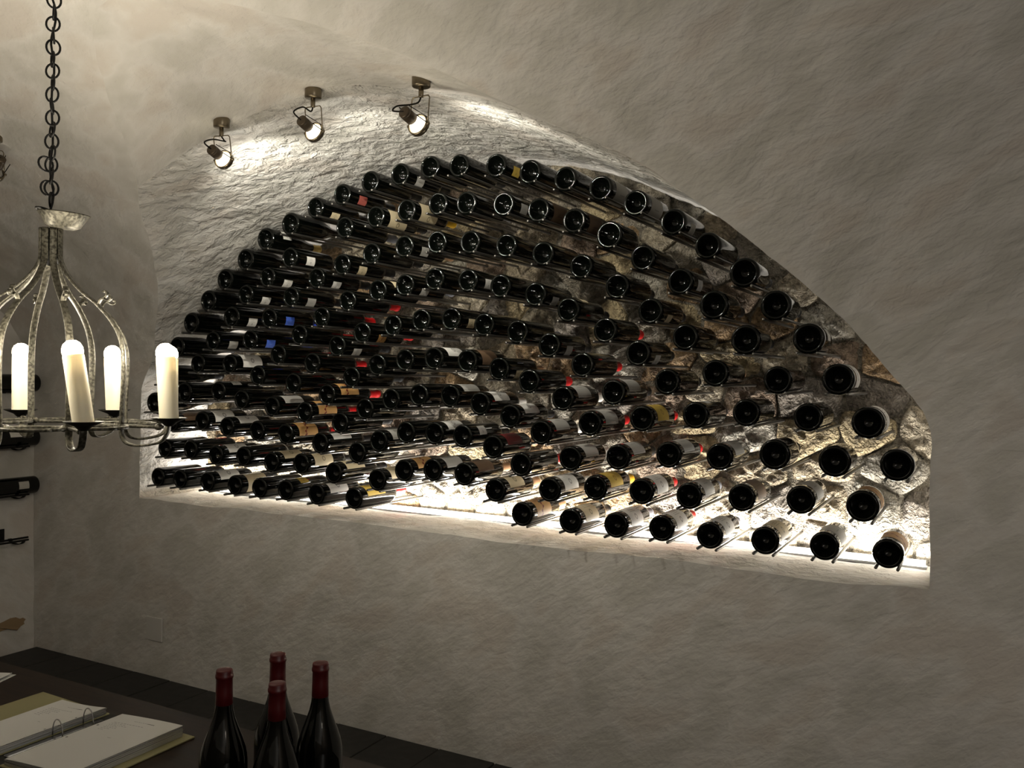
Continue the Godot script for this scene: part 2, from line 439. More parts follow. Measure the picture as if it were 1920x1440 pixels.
func make_arch() -> void:
	var raw := []
	for q in [[1.45, 1.45], [1.45, 1.49], [1.44, 1.527], [1.42, 1.56], [1.391, 1.593], [1.36, 1.631], [1.311, 1.692], [1.265, 1.757], [1.215, 1.803], [1.167, 1.853], [1.103, 1.91], [1.035, 1.972], [0.975, 2.017], [0.912, 2.063], [0.853, 2.105], [0.796, 2.138], [0.742, 2.165], [0.63, 2.215], [0.533, 2.262], [0.433, 2.3], [0.296, 2.335], [0.18, 2.358], [0.08, 2.369], [0.0, 2.372]]:
		raw.append(Vector2(q[0], q[1]))
	var dense := []
	for k in raw.size() - 1:
		var n := maxi(1, int(raw[k].distance_to(raw[k + 1]) / 0.018))
		for s in n:
			dense.append(raw[k].lerp(raw[k + 1], float(s) / n))
	dense.append(raw[raw.size() - 1])
	for pass_ in 3:
		for k in range(1, dense.size() - 1):
			dense[k] = (dense[k - 1] + dense[k] * 2.0 + dense[k + 1]) / 4.0
	for d in dense:
		arch_pts.append(d)

func arch_half(y: float) -> float:
	if y <= SPRING_Y:
		return 1.45
	for k in arch_pts.size() - 1:
		if arch_pts[k + 1].y >= y:
			var t := (y - arch_pts[k].y) / maxf(arch_pts[k + 1].y - arch_pts[k].y, 1e-6)
			return lerpf(arch_pts[k].x, arch_pts[k + 1].x, t)
	return 0.0

func wob(p: Vector3, rough: float) -> Vector3:
	var o := Vector3.ZERO
	for c in 3:
		var s := p + Vector3(17.3 * c, 5.1 * c, -9.7 * c)
		o[c] = 0.011 * wav1.get_noise_3dv(s) + (0.0016 + 0.0026 * rough) * wav2.get_noise_3dv(s) + (0.0004 + 0.0022 * rough) * wav3.get_noise_3dv(s * Vector3(0.8, 1.2, 0.7))
	return p + o

func wall_uv(x: float, v: float) -> Vector2:
	# trowel strokes run down to the right: turn the pattern and stretch it along the strokes
	var a := deg_to_rad(-33.0)
	var p := Vector2(x * cos(a) - v * sin(a), x * sin(a) + v * cos(a))
	return Vector2(p.x * 0.8, p.y * 1.5)

func spaced(a: float, b: float, step: float) -> Array:
	var n := maxi(1, int(absf(b - a) / step))
	var out := []
	for k in n + 1:
		out.append(lerpf(a, b, float(k) / n))
	return out

func build_room() -> void:
	# --- front wall with the piers beside the niche; «v» runs on up the vault
	var st := begin()
	var cols_l := spaced(ROOM_L, ARCH_X - 1.45, 0.035)
	var cols_r := spaced(ARCH_X + 1.45, ROOM_R, 0.045)
	var cols_m := spaced(ARCH_X - 1.45, ARCH_X + 1.45, 0.03)
	for band in [[cols_l, 0.0, SPRING_Y], [cols_r, 0.0, SPRING_Y], [cols_m, 0.0, SILL_Y]]:
		var ys := spaced(band[1], SILL_Y, 0.03)
		if band[2] > SILL_Y:
			ys.append_array(spaced(SILL_Y, SPRING_Y, 0.03).slice(1))
		var rows := []
		var uvs := []
		for y in ys:
			var r := PackedVector3Array()
			var u := PackedVector2Array()
			for x in band[0]:
				r.append(wob(Vector3(x, y, 0), 0.0))
				u.append(wall_uv(x, y))
			rows.append(r)
			uvs.append(u)
		grid(st, rows, true, uvs)
	# its body, in the thickness of the masonry
	add_box(st, Vector3(ROOM_L - 0.3, -0.1, -0.9), Vector3(ROOM_R + 0.3, 2.9, -0.6))
	struct("wall_front", finish(st), M.plaster)
	# --- vault
	st = begin()
	var ys2 := []
	for k in arch_pts.size():
		if k == 0 or arch_pts[k].y - ys2[ys2.size() - 1][0] > 0.0009:
			ys2.append([arch_pts[k].y, arch_pts[k].x])
	for side in [-1, 1]:
		var rows := []
		var uvs := []
		var v := SPRING_Y
		var last := Vector2(0, SPRING_Y)
		var line := []
		for e in ys2:
			line.append([vault_z(e[0]), e[0], e[1]])
		var z_end: float = line[line.size() - 1][0]
		for z in spaced(z_end, ROOM_N - 0.05, 0.04).slice(1):
			line.append([z, vault_y(z), 0.0])
		for k in 10:
			var ang := 0.228 * (1.0 - (k + 1) / 10.0)
			line.append([VAULT_A + VAULT_A * cos(ang), SPRING_Y + VAULT_R * sin(ang), 0.0])
		for e in line:
			v += Vector2(e[0], e[1]).distance_to(last)
			last = Vector2(e[0], e[1])
			var r := PackedVector3Array()
			var u := PackedVector2Array()
			var edge: float = ARCH_X + side * e[2]
			var far: float = ROOM_R if side > 0 else ROOM_L
			var n := 84 if side > 0 else 56
			for j in n + 1:
				var x := lerpf(edge, far, float(j) / n)
				r.append(wob(Vector3(x, e[1], e[0]), 0.0))
				u.append(wall_uv(x, v))
			rows.append(r)
			uvs.append(u)
		grid(st, rows, side > 0, uvs)
	# --- the niche's own little vault and jambs: rough plaster by the stones, smooth towards the room
	var prof := []
	for y in spaced(SILL_Y, SPRING_Y, 0.025):
		prof.append(Vector2(1.45, y))
	for k in range(1, arch_pts.size()):
		prof.append(arch_pts[k])
	var rough_st := begin()
	var split := 0.60
	for side in [-1, 1]:
		var rows := []
		var front := []
		var front_uv := []
		for e in prof:
			var zg := vault_z(e.y)
			var zs := minf(zg, split)
			var r := PackedVector3Array()
			for j in 57:
				var z := lerpf(zs, NICHE_Z - 0.06, j / 56.0)
				var rough := smoothstep(0.0, 0.1, zg - z) * smoothstep(1.3, 1.55, e.y) * (1.0 - smoothstep(split - 0.15, split, z))
				r.append(wob(Vector3(ARCH_X + side * e.x, e.y, z), rough))
			rows.append(r)
			if zg <= split:
				# the last row below the split closes the corner
				var f0 := PackedVector3Array()
				var u0 := PackedVector2Array()
				for j in 25:
					f0.append(wob(Vector3(ARCH_X + side * e.x, e.y, zg), 0.0))
					u0.append(wall_uv(ARCH_X + side * e.x, SPRING_Y + zg + 0.6))
				front = [f0]
				front_uv = [u0]
			else:
				var f := PackedVector3Array()
				var u := PackedVector2Array()
				for j in 25:
					var z := lerpf(zg, split, j / 24.0)
					f.append(wob(Vector3(ARCH_X + side * e.x, e.y, z), 0.0))
					u.append(wall_uv(ARCH_X + side * e.x, SPRING_Y + z + 0.6))
				front.append(f)
				front_uv.append(u)
		var st_r := rough_st
		grid(st_r, rows, side < 0)
		grid(st, front, side < 0, front_uv)
	struct("trim_1", finish(rough_st), M.rough_plaster)
	st.set_uv(Vector2.ZERO)
	add_box(st, Vector3(ROOM_L - 0.3, 2.6, -0.6), Vector3(ROOM_R + 0.3, 2.9, ROOM_N + 0.3))
	struct("ceiling", finish(st), M.plaster)
	# --- sill
	st = begin()
	var srows := []
	for z in spaced(0.0, NICHE_Z - 0.06, 0.02):
		var r := PackedVector3Array()
		for x in cols_m:
			r.append(wob(Vector3(x, SILL_Y, z), 0.0))
		srows.append(r)
	grid(st, srows, true)
	struct("trim_2", finish(st), M.sill)
	# --- the other walls and the floor
	st = begin()
	var lrows := []
	var luv := []
	for y in spaced(0.0, 2.62, 0.05):
		var r := PackedVector3Array()
		var u := PackedVector2Array()
		for z in spaced(0.0, ROOM_N, 0.05):
			r.append(wob(Vector3(ROOM_L, y, z), 0.0))
			u.append(wall_uv(z, y))
		lrows.append(r)
		luv.append(u)
	grid(st, lrows, false, luv)
	add_box(st, Vector3(ROOM_L - 0.3, -0.1, -0.6), Vector3(ROOM_L - 0.05, 2.9, ROOM_N + 0.3))
	struct("wall_left", finish(st), M.plaster)
	struct("wall_right", box(Vector3(ROOM_R, -0.1, -0.6), Vector3(ROOM_R + 0.3, 2.9, ROOM_N + 0.3)), M.dull_wall)
	struct("wall_near", box(Vector3(ROOM_L - 0.3, -0.1, ROOM_N), Vector3(ROOM_R + 0.3, 2.9, ROOM_N + 0.3)), M.dull_wall)
	struct("floor", box(Vector3(ROOM_L - 0.3, -0.2, -0.6), Vector3(ROOM_R + 0.3, 0.0, ROOM_N + 0.3)), M.tile)

func build_niche_stones() -> void:
	var st := begin()
	var rows := []
	for y in spaced(SILL_Y - 0.05, 2.46, 0.03):
		var r := PackedVector3Array()
		for x in spaced(ARCH_X - 1.52, ARCH_X + 1.52, 0.03):
			var p := Vector3(x, y, NICHE_Z - 0.003)
			p.z += 0.010 * wav2.get_noise_3dv(p) + 0.006 * wav3.get_noise_3dv(p)
			r.append(p)
		rows.append(r)
	grid(st, rows, true)
	var back := struct("wall_niche", finish(st), M.mortar)
	# rubble stones: cells of a jittered grid, each one its own piece
	var sites := []
	var row := 0
	var y0 := SILL_Y - 0.02
	while y0 < 2.5:
		var h := rng.randf_range(0.085, 0.135)
		var x0 := ARCH_X - 1.55 + (0.07 if row % 2 else 0.0)
		while x0 < ARCH_X + 1.6:
			var w := rng.randf_range(0.10, 0.23)
			sites.append(Vector2(x0 + w / 2 + rng.randf_range(-0.015, 0.015), y0 + h / 2 + rng.randf_range(-0.03, 0.03)))
			x0 += w
		y0 += h
		row += 1
	for i in sites.size():
		var c: Vector2 = sites[i]
		if c.y < SPRING_Y and absf(c.x - ARCH_X) > 1.5 or c.y >= SPRING_Y and absf(c.x - ARCH_X) > arch_half(c.y) + 0.05 or c.y > 2.41:
			continue
		var poly := [c + Vector2(-0.2, -0.12), c + Vector2(0.2, -0.12), c + Vector2(0.2, 0.12), c + Vector2(-0.2, 0.12)]
		for j in sites.size():
			if j != i and c.distance_to(sites[j]) < 0.5:
				poly = cut(poly, (c + sites[j]) / 2, (sites[j] - c).normalized())
		if poly.size() < 3:
			continue
		part("stone", stone_mesh(poly, c), M.stones[rng.randi() % M.stones.size()], back, Transform3D(Basis.IDENTITY, Vector3(c.x, c.y, NICHE_Z)))

func cut(poly: Array, at: Vector2, away: Vector2) -> Array:
	var out := []
	for k in poly.size():
		var a: Vector2 = poly[k]
		var b: Vector2 = poly[(k + 1) % poly.size()]
		var da := (a - at).dot(away)
		var db := (b - at).dot(away)
		if da <= 0:
			out.append(a)
		if da * db < 0:
			out.append(a.lerp(b, da / (da - db)))
	return out

func stone_mesh(poly: Array, c: Vector2) -> ArrayMesh:
	var edge := []
	for k in poly.size():
		var a: Vector2 = poly[k] - c
		var b: Vector2 = poly[(k + 1) % poly.size()] - c
		var n := maxi(1, int(a.distance_to(b) / 0.016))
		for s in n:
			edge.append(a.lerp(b, float(s) / n))
	for pass_ in 1:
		var soft := []
		for k in edge.size():
			soft.append((edge[k - 1] + edge[k] * 2.0 + edge[(k + 1) % edge.size()]) / 4.0)
		edge = soft
	var gap := rng.randf_range(0.002, 0.005)
	var proud := rng.randf_range(0.0, 0.016)
	var tilt := Vector2(rng.randf_range(-0.12, 0.12), rng.randf_range(-0.16, 0.16))
	var rows := []
	for lv in [[1.0, -0.04], [1.0, -0.010], [0.95, -0.002], [0.8, 0.003], [0.6, 0.006], [0.4, 0.007], [0.2, 0.007], [0.0, 0.007]]:
		var r := PackedVector3Array()
		for k in edge.size() + 1:
			var e: Vector2 = edge[k % edge.size()]
			e = e * maxf(0.3, 1.0 - gap / maxf(e.length(), 0.01)) * lv[0]
			var w := Vector3(e.x + c.x, e.y + c.y, 0)
			var z: float = lv[1] + proud + e.dot(tilt)
			if lv[1] > -0.03:
				z += 0.013 * wav2.get_noise_3dv(w * 1.3) + 0.010 * wav3.get_noise_3dv(w)
			r.append(Vector3(e.x, e.y, z))
		rows.append(r)
	var st := begin()
	grid(st, rows, true)
	return finish(st)

func light_strip(energy: float) -> void:
	var o := Node3D.new()
	o.name = "light_strip"
	add_child(o)
	o.position = Vector3(ARCH_X, SILL_Y + 0.004, -0.315)
	tag(o, "thin white light strip set along the niche sill at the foot of the stone wall", "light strip")
	var housing := BoxMesh.new()
	housing.size = Vector3(2.86, 0.006, 0.030)
	part("housing", housing, mat(Color(0.7, 0.7, 0.7), 0.4, 0.6), o, Transform3D(Basis.IDENTITY, Vector3(0, -0.003, 0)))
	var lens := BoxMesh.new()
	lens.size = Vector3(2.85, 0.014, 0.028)
	part("light_lens", lens, glow(Color(1.0, 0.985, 0.95), 5.0), o, Transform3D(Basis.IDENTITY, Vector3(0, 0.0075, 0)))
	var a := AreaLight3D.new()
	a.name = "strip_light"
	a.area_size = Vector2(2.85, 0.02)
	a.light_color = Color(1.0, 0.98, 0.945)
	a.light_energy = energy
	a.shadow_enabled = true
	a.rotation = Vector3(PI / 2, 0, 0)
	a.position = Vector3(0, 0.0165, 0)
	o.add_child(a)

func build_ledge() -> void:
	var base := struct("trim_3", box(Vector3(ROOM_L, 0, -0.02), Vector3(ROOM_R, 0.366, 0.45), 0.004), M.grout)
	var w := 0.21
	var x := ROOM_L + 0.03
	var tiles := []
	for k in 3:
		tiles.append(box(Vector3(-w / 2 + 0.0015, 0, -0.115), Vector3(w / 2 - 0.0015, 0.0145 + 0.0006 * k, 0.1135), 0.002))
	while x + w < ROOM_R:
		for j in 2:
			part("tile", tiles[rng.randi() % 3], M.tile, base, Transform3D(Basis.IDENTITY, Vector3(x + w / 2, 0.3655, 0.118 + 0.232 * j)))
		x += w


# ------------------------------------------------------------------ bottles
var shapes := {}

func make_bottle_shapes() -> void:
	var punt := [Vector2(0.0, 0.0345), Vector2(0.004, 0.034), Vector2(0.010, 0.0315), Vector2(0.0165, 0.0265), Vector2(0.0220, 0.018), Vector2(0.0258, 0.0085), Vector2(0.0280, 0.0022), Vector2(0.0300, 0.0), Vector2(0.0325, 0.0)]
	for kind in ["b", "u", "t"]:
		var r := 0.0378 if kind == "b" else 0.0412 if kind == "u" else 0.0445
		var p := []
		for q in punt:
			p.append(Vector2(q.x * r / 0.0375, q.y))
		p.append_array([Vector2(r - 0.0024, 0.0012), Vector2(r - 0.0008, 0.0036), Vector2(r, 0.008), Vector2(r, 0.02)])
		if kind == "b":
			p.append_array([Vector2(r, 0.188), Vector2(r - 0.0008, 0.196), Vector2(r - 0.0035, 0.205), Vector2(r - 0.0085, 0.2135), Vector2(0.0215, 0.2215), Vector2(0.0165, 0.229), Vector2(0.0147, 0.238), Vector2(0.014, 0.26), Vector2(0.0137, 0.285)])
		elif kind == "u":
			p.append_array([Vector2(r, 0.115), Vector2(r - 0.0006, 0.130), Vector2(r - 0.003, 0.148), Vector2(0.0335, 0.168), Vector2(0.0275, 0.188), Vector2(0.0215, 0.207), Vector2(0.0172, 0.225), Vector2(0.0150, 0.245), Vector2(0.0140, 0.265), Vector2(0.0137, 0.285)])
		else:
			p.append_array([Vector2(r, 0.118), Vector2(r - 0.0012, 0.134), Vector2(0.0405, 0.148), Vector2(0.0345, 0.167), Vector2(0.0270, 0.187), Vector2(0.0205, 0.206), Vector2(0.0170, 0.222), Vector2(0.0152, 0.238), Vector2(0.0145, 0.262), Vector2(0.014, 0.285)])
		p.append_array([Vector2(0.0152, 0.2875), Vector2(0.0152, 0.293), Vector2(0.0138, 0.2965), Vector2(0.0, 0.2965)])
		shapes[kind] = lathe(p, 88, {7: -0.0006, 8: -0.0006})
		var c := [Vector2(0.0150, 0.236), Vector2(0.0152, 0.2365), Vector2(0.0145, 0.262), Vector2(0.0143, 0.2845), Vector2(0.0158, 0.2872), Vector2(0.0158, 0.2935), Vector2(0.0143, 0.2975), Vector2(0.0, 0.298)]
		if kind == "t":
			c = [Vector2(0.0159, 0.2325), Vector2(0.0163, 0.2328), Vector2(0.0156, 0.258), Vector2(0.0154, 0.281), Vector2(0.0166, 0.2825), Vector2(0.0170, 0.2855), Vector2(0.0166, 0.2885), Vector2(0.0157, 0.290), Vector2(0.0158, 0.2950), Vector2(0.0148, 0.2978), Vector2(0.0125, 0.2985), Vector2(0.0, 0.2985)]
		shapes["cap_" + kind] = lathe(c, 28)
		var top := 0.135 if kind == "b" else 0.108
		shapes["big_" + kind] = paper_wrap(r + 0.0004, 0.035, top, 1.05)
		shapes["small_" + kind] = paper_wrap(r + 0.0004, 0.050, minf(top, 0.095), 0.42)

func paper_wrap(r: float, y0: float, y1: float, half: float) -> ArrayMesh:
	var st := begin()
	var n := 20
	var rows := []
	var uvs := []
	for k in 2:
		var a := PackedVector3Array()
		var u := PackedVector2Array()
		for s in n + 1:
			var t := lerpf(-half, half, float(s) / n)
			a.append(Vector3(r * sin(t), lerpf(y0, y1, k), r * cos(t)))
			u.append(Vector2(float(k), 1.0 - float(s) / n))
		rows.append(a)
		uvs.append(u)
	grid(st, rows, true, uvs)
	return finish(st)

func make_bottle(kind: String, label_kind: String, angle: float, cap: String) -> Node3D:
	var o := Node3D.new()
	part("glass_body", shapes[kind], M.glass, o)
	part("capsule", shapes["cap_" + kind], M.caps[cap], o)
	if label_kind != "none":
		var small := label_kind.ends_with("_small")
		var l := part("paper_label", shapes[("small_" if small else "big_") + kind], M.labels[label_kind.trim_suffix("_small")], o)
		l.rotation.y = deg_to_rad(angle)
	return o

func build_bottles() -> void:
	make_bottle_shapes()
	var count := ["first", "second", "third", "fourth", "fifth", "sixth", "seventh", "eighth", "ninth", "tenth", "eleventh", "twelfth", "thirteenth", "fourteenth", "fifteenth"]
	var arch_names := ["outermost", "second", "third", "fourth", "fifth", "sixth", "seventh", "eighth", "innermost"]
	var rack := Node3D.new()
	rack.name = "mounted_peg_rack"
	add_child(rack)
	rack.position = Vector3(ARCH_X, SILL_Y, NICHE_Z)
	tag(rack, "dozens of paired thin steel pegs in the stone niche wall that carry the bottles", "wine rack")
	var peg := lathe([Vector2(0, 0), Vector2(0.0042, 0), Vector2(0.0042, 0.428), Vector2(0.0034, 0.4296), Vector2(0, 0.4298)], 10)
	var lying := Basis(Vector3.RIGHT, -PI / 2)
	var outward := Basis(Vector3.RIGHT, PI / 2)
	var pegs := []
	for k in arches.size():
		for b in arches[k]:
			var o := make_bottle(b[5], b[2], b[3], b[4])
			o.name = numbered("wine_bottle")
			add_child(o, true)
			var turn := Basis(Vector3.UP, rng.randf_range(-0.0015, 0.0015)) * Basis(Vector3.RIGHT, rng.randf_range(-0.001, 0.001))
			o.transform = Transform3D(turn * lying, Vector3(b[0], b[1], 0.03 + rng.randf_range(-0.006, 0.006)))
			var look := "dark bottle"
			var kind: String = b[2]
			if kind != "none":
				look += " with %s%s label" % ["small " if kind.ends_with("_small") else "", kind.trim_suffix("_small")]
				if b[4] in ["red", "yellow", "blue", "gold"]:
					look += " and %s cap" % b[4]
			elif b[4] in ["red", "yellow", "blue", "gold"]:
				look += " with %s cap" % b[4]
			tag(o, "%s, %s up %s side of %s arch" % [look, count[b[7] - 1], "right" if b[6] == "r" else "left", arch_names[k]], "wine bottle", "bottles on pegs in the niche")
			var r := 0.0378 if b[5] == "b" else 0.0412
			var dx := 0.026
			var dy := sqrt((r + 0.0052) * (r + 0.0052) - dx * dx)
			for s in [-1, 1]:
				pegs.append(Vector3(b[0] + s * dx, b[1] - dy, NICHE_Z - 0.01))
	# the nearest three hundred pegs are parts, the far ones one part together
	var eye := Vector3(0, 1.62, 2.48)
	pegs.sort_custom(func(p, q): return p.distance_to(eye) < q.distance_to(eye))
	var far := begin()
	for k in pegs.size():
		var t := Transform3D(outward, pegs[k] - rack.position)
		if k < 300:
			part("peg", peg, M.steel, rack, t)
		else:
			far.append_from(peg, 0, t)
	var f := part("far_pegs", far.commit(), M.steel, rack)
	f.set_meta("kind", "stuff")


# ------------------------------------------------------------------ spotlights
func look_basis(d: Vector3) -> Basis:
	# local +y along d
	var y := d.normalized()
	var x := Vector3.UP.cross(y).normalized()
	return Basis(x, y, x.cross(y))

func make_spot(base: Vector3, head: Vector3, d: Vector3, cable: Array, beam := 0.48, leak := 0.013) -> Node3D:
	var o := thing("ceiling_spotlight", base)
	part("canopy", lathe([Vector2(0, 0.012), Vector2(0.0215, 0.012), Vector2(0.0225, 0.010), Vector2(0.0225, -0.0185), Vector2(0.0215, -0.020), Vector2(0, -0.020)].map(func(q): return q), 36), M.nickel, o)
	part("stem", lathe([Vector2(0.0, -0.045), Vector2(0.0052, -0.045), Vector2(0.0062, -0.043), Vector2(0.0062, -0.019), Vector2(0, -0.019)], 20), M.nickel, o)
	var h := head - base
	var x := look_basis(d).x
	# wire bow from the stem down to the two pivots
	var foot := Vector3(0, -0.040, 0)
	var drop := h - foot
	var top := foot + drop * 0.04
	var bow := [h + x * 0.0275, top + x * 0.0265 + (h - top) * 0.08, top + x * 0.0225, top, top - x * 0.0225, top - x * 0.0265 + (h - top) * 0.08, h - x * 0.0275]
	var bow_path := []
	for k in bow.size() - 1:
		for s in 4:
			bow_path.append(bow[k].lerp(bow[k + 1], s / 4.0))
	bow_path.append(bow[bow.size() - 1])
	part("bow", sweep(bow_path, circle(0.0015, 8), d), M.nickel, o)
	for s in [-1, 1]:
		part("pivot_screw", lathe([Vector2(0, -0.004), Vector2(0.004, -0.004), Vector2(0.0042, 0.0), Vector2(0.0035, 0.005), Vector2(0, 0.0055)], 14), M.nickel, o, Transform3D(look_basis(x * s), h + x * s * 0.0275))
	# head: holding ring, glass reflector, lamp socket behind it, two rods of the clip
	var hb := Transform3D(look_basis(d), h)
	part("holding_ring", lathe([Vector2(0.0233, -0.005), Vector2(0.0272, -0.006), Vector2(0.0278, 0.0), Vector2(0.0272, 0.008), Vector2(0.0250, 0.009), Vector2(0.0235, 0.006), Vector2(0.0233, -0.005)], 40), M.nickel, o, hb)
	part("reflector_bulb", lathe([Vector2(0.0, -0.024), Vector2(0.007, -0.0235), Vector2(0.0115, -0.020), Vector2(0.017, -0.013), Vector2(0.0212, -0.005), Vector2(0.0232, 0.003), Vector2(0.0225, 0.004), Vector2(0.0, 0.0048)], 36), M.reflector if beam > 0.0 else M.dull_glass, o, hb)
	var sock := part("socket", lathe([Vector2(0, -0.060), Vector2(0.0135, -0.060), Vector2(0.0150, -0.0585), Vector2(0.0152, -0.052), Vector2(0.0145, -0.051), Vector2(0.0152, -0.050), Vector2(0.0152, -0.026), Vector2(0.012, -0.023), Vector2(0, -0.023)], 24), M.bronze, o, hb)
	for s in [-1, 1]:
		part("clip_rod", sweep([Vector3(s * 0.015, -0.062, -0.012), Vector3(s * 0.021, 0.004, -0.020)], circle(0.0011, 6), Vector3.RIGHT), M.dark_metal, o, hb)
	part("lever", sweep([Vector3(-0.028, -0.045, 0.004), Vector3(-0.026, 0.004, -0.003)], circle(0.0014, 6), Vector3.RIGHT), M.dark_metal, o, hb)
	var cp := [foot + Vector3(0, -0.004, 0)]
	for c in cable:
		cp.append(c)
	cp.append(hb * Vector3(0, -0.059, 0))
	part("cable", sweep(smooth_path(cp, 8), circle(0.0021, 8), d), M.dark_metal, o)
	if beam <= 0.0:
		return o
	var sp := SpotLight3D.new()
	sp.name = "beam"
	sp.position = h + d.normalized() * 0.012
	sp.look_at_from_position(sp.position, sp.position + d, Vector3.UP)
	sp.spot_angle = 56.0
	sp.spot_angle_attenuation = 1.0
	sp.spot_range = 8.0
	sp.light_color = Color(1.0, 0.98, 0.92)
	sp.light_energy = beam
	sp.light_size = 0.02
	sp.shadow_enabled = true
	o.add_child(sp)
	if leak > 0.0:
		# the frosted bulb floods everything before the rim of its holding ring
		var fl := SpotLight3D.new()
		fl.name = "flood"
		fl.look_at_from_position(h + d.normalized() * 0.010, h + d * 2.0, Vector3.UP)
		fl.spot_angle = 86.0
		fl.spot_angle_attenuation = 0.12
		fl.spot_range = 8.0
		fl.light_color = Color(1.0, 0.98, 0.93)
		fl.light_energy = leak
		fl.light_size = 0.02
		fl.shadow_enabled = true
		o.add_child(fl)
	return o

func build_spots() -> void:
	var d1 := Vector3(-0.17, -0.27, -0.95)
	var a := make_spot(Vector3(-1.932, 2.319, 0.636), Vector3(-1.938, 2.213, 0.620), d1, [Vector3(0.012, -0.058, 0.0), Vector3(0.020, -0.062, 0.006), Vector3(0.0, -0.060, 0.03), Vector3(-0.018, -0.070, 0.045)])
	tag(a, "brushed nickel spotlight on wire bow under the vault, lowest and nearest the chandelier", "spotlight", "spotlights over the niche")
	var b := make_spot(Vector3(-1.62, 2.369, 0.612), Vector3(-1.624, 2.261, 0.600), d1 + Vector3(0.12, -0.03, 0.0), [Vector3(-0.004, -0.056, 0.004), Vector3(-0.018, -0.047, 0.02), Vector3(-0.036, -0.062, 0.035)])
	tag(b, "brushed nickel spotlight on wire bow, between the other two over the niche", "spotlight", "spotlights over the niche")
	var c := make_spot(Vector3(-1.208, 2.317, 0.705), Vector3(-1.224, 2.212, 0.690), d1 + Vector3(0.24, -0.03, 0.0), [Vector3(-0.006, -0.058, 0.004), Vector3(-0.024, -0.064, 0.015), Vector3(-0.048, -0.068, 0.03), Vector3(-0.055, -0.080, 0.036)])
	var e := make_spot(Vector3(-2.560, 2.284, 0.902), Vector3(-2.566, 2.175, 0.896), Vector3(-0.76, -0.6, -0.16), [Vector3(0.006, -0.058, 0.004), Vector3(0.02, -0.06, 0.01)], 0.0)
	tag(e, "unlit nickel spotlight under the vault at the far left, its socket just in sight", "spotlight")
	tag(c, "brushed nickel spotlight with a wide cable loop, highest on the right of three", "spotlight", "spotlights over the niche")


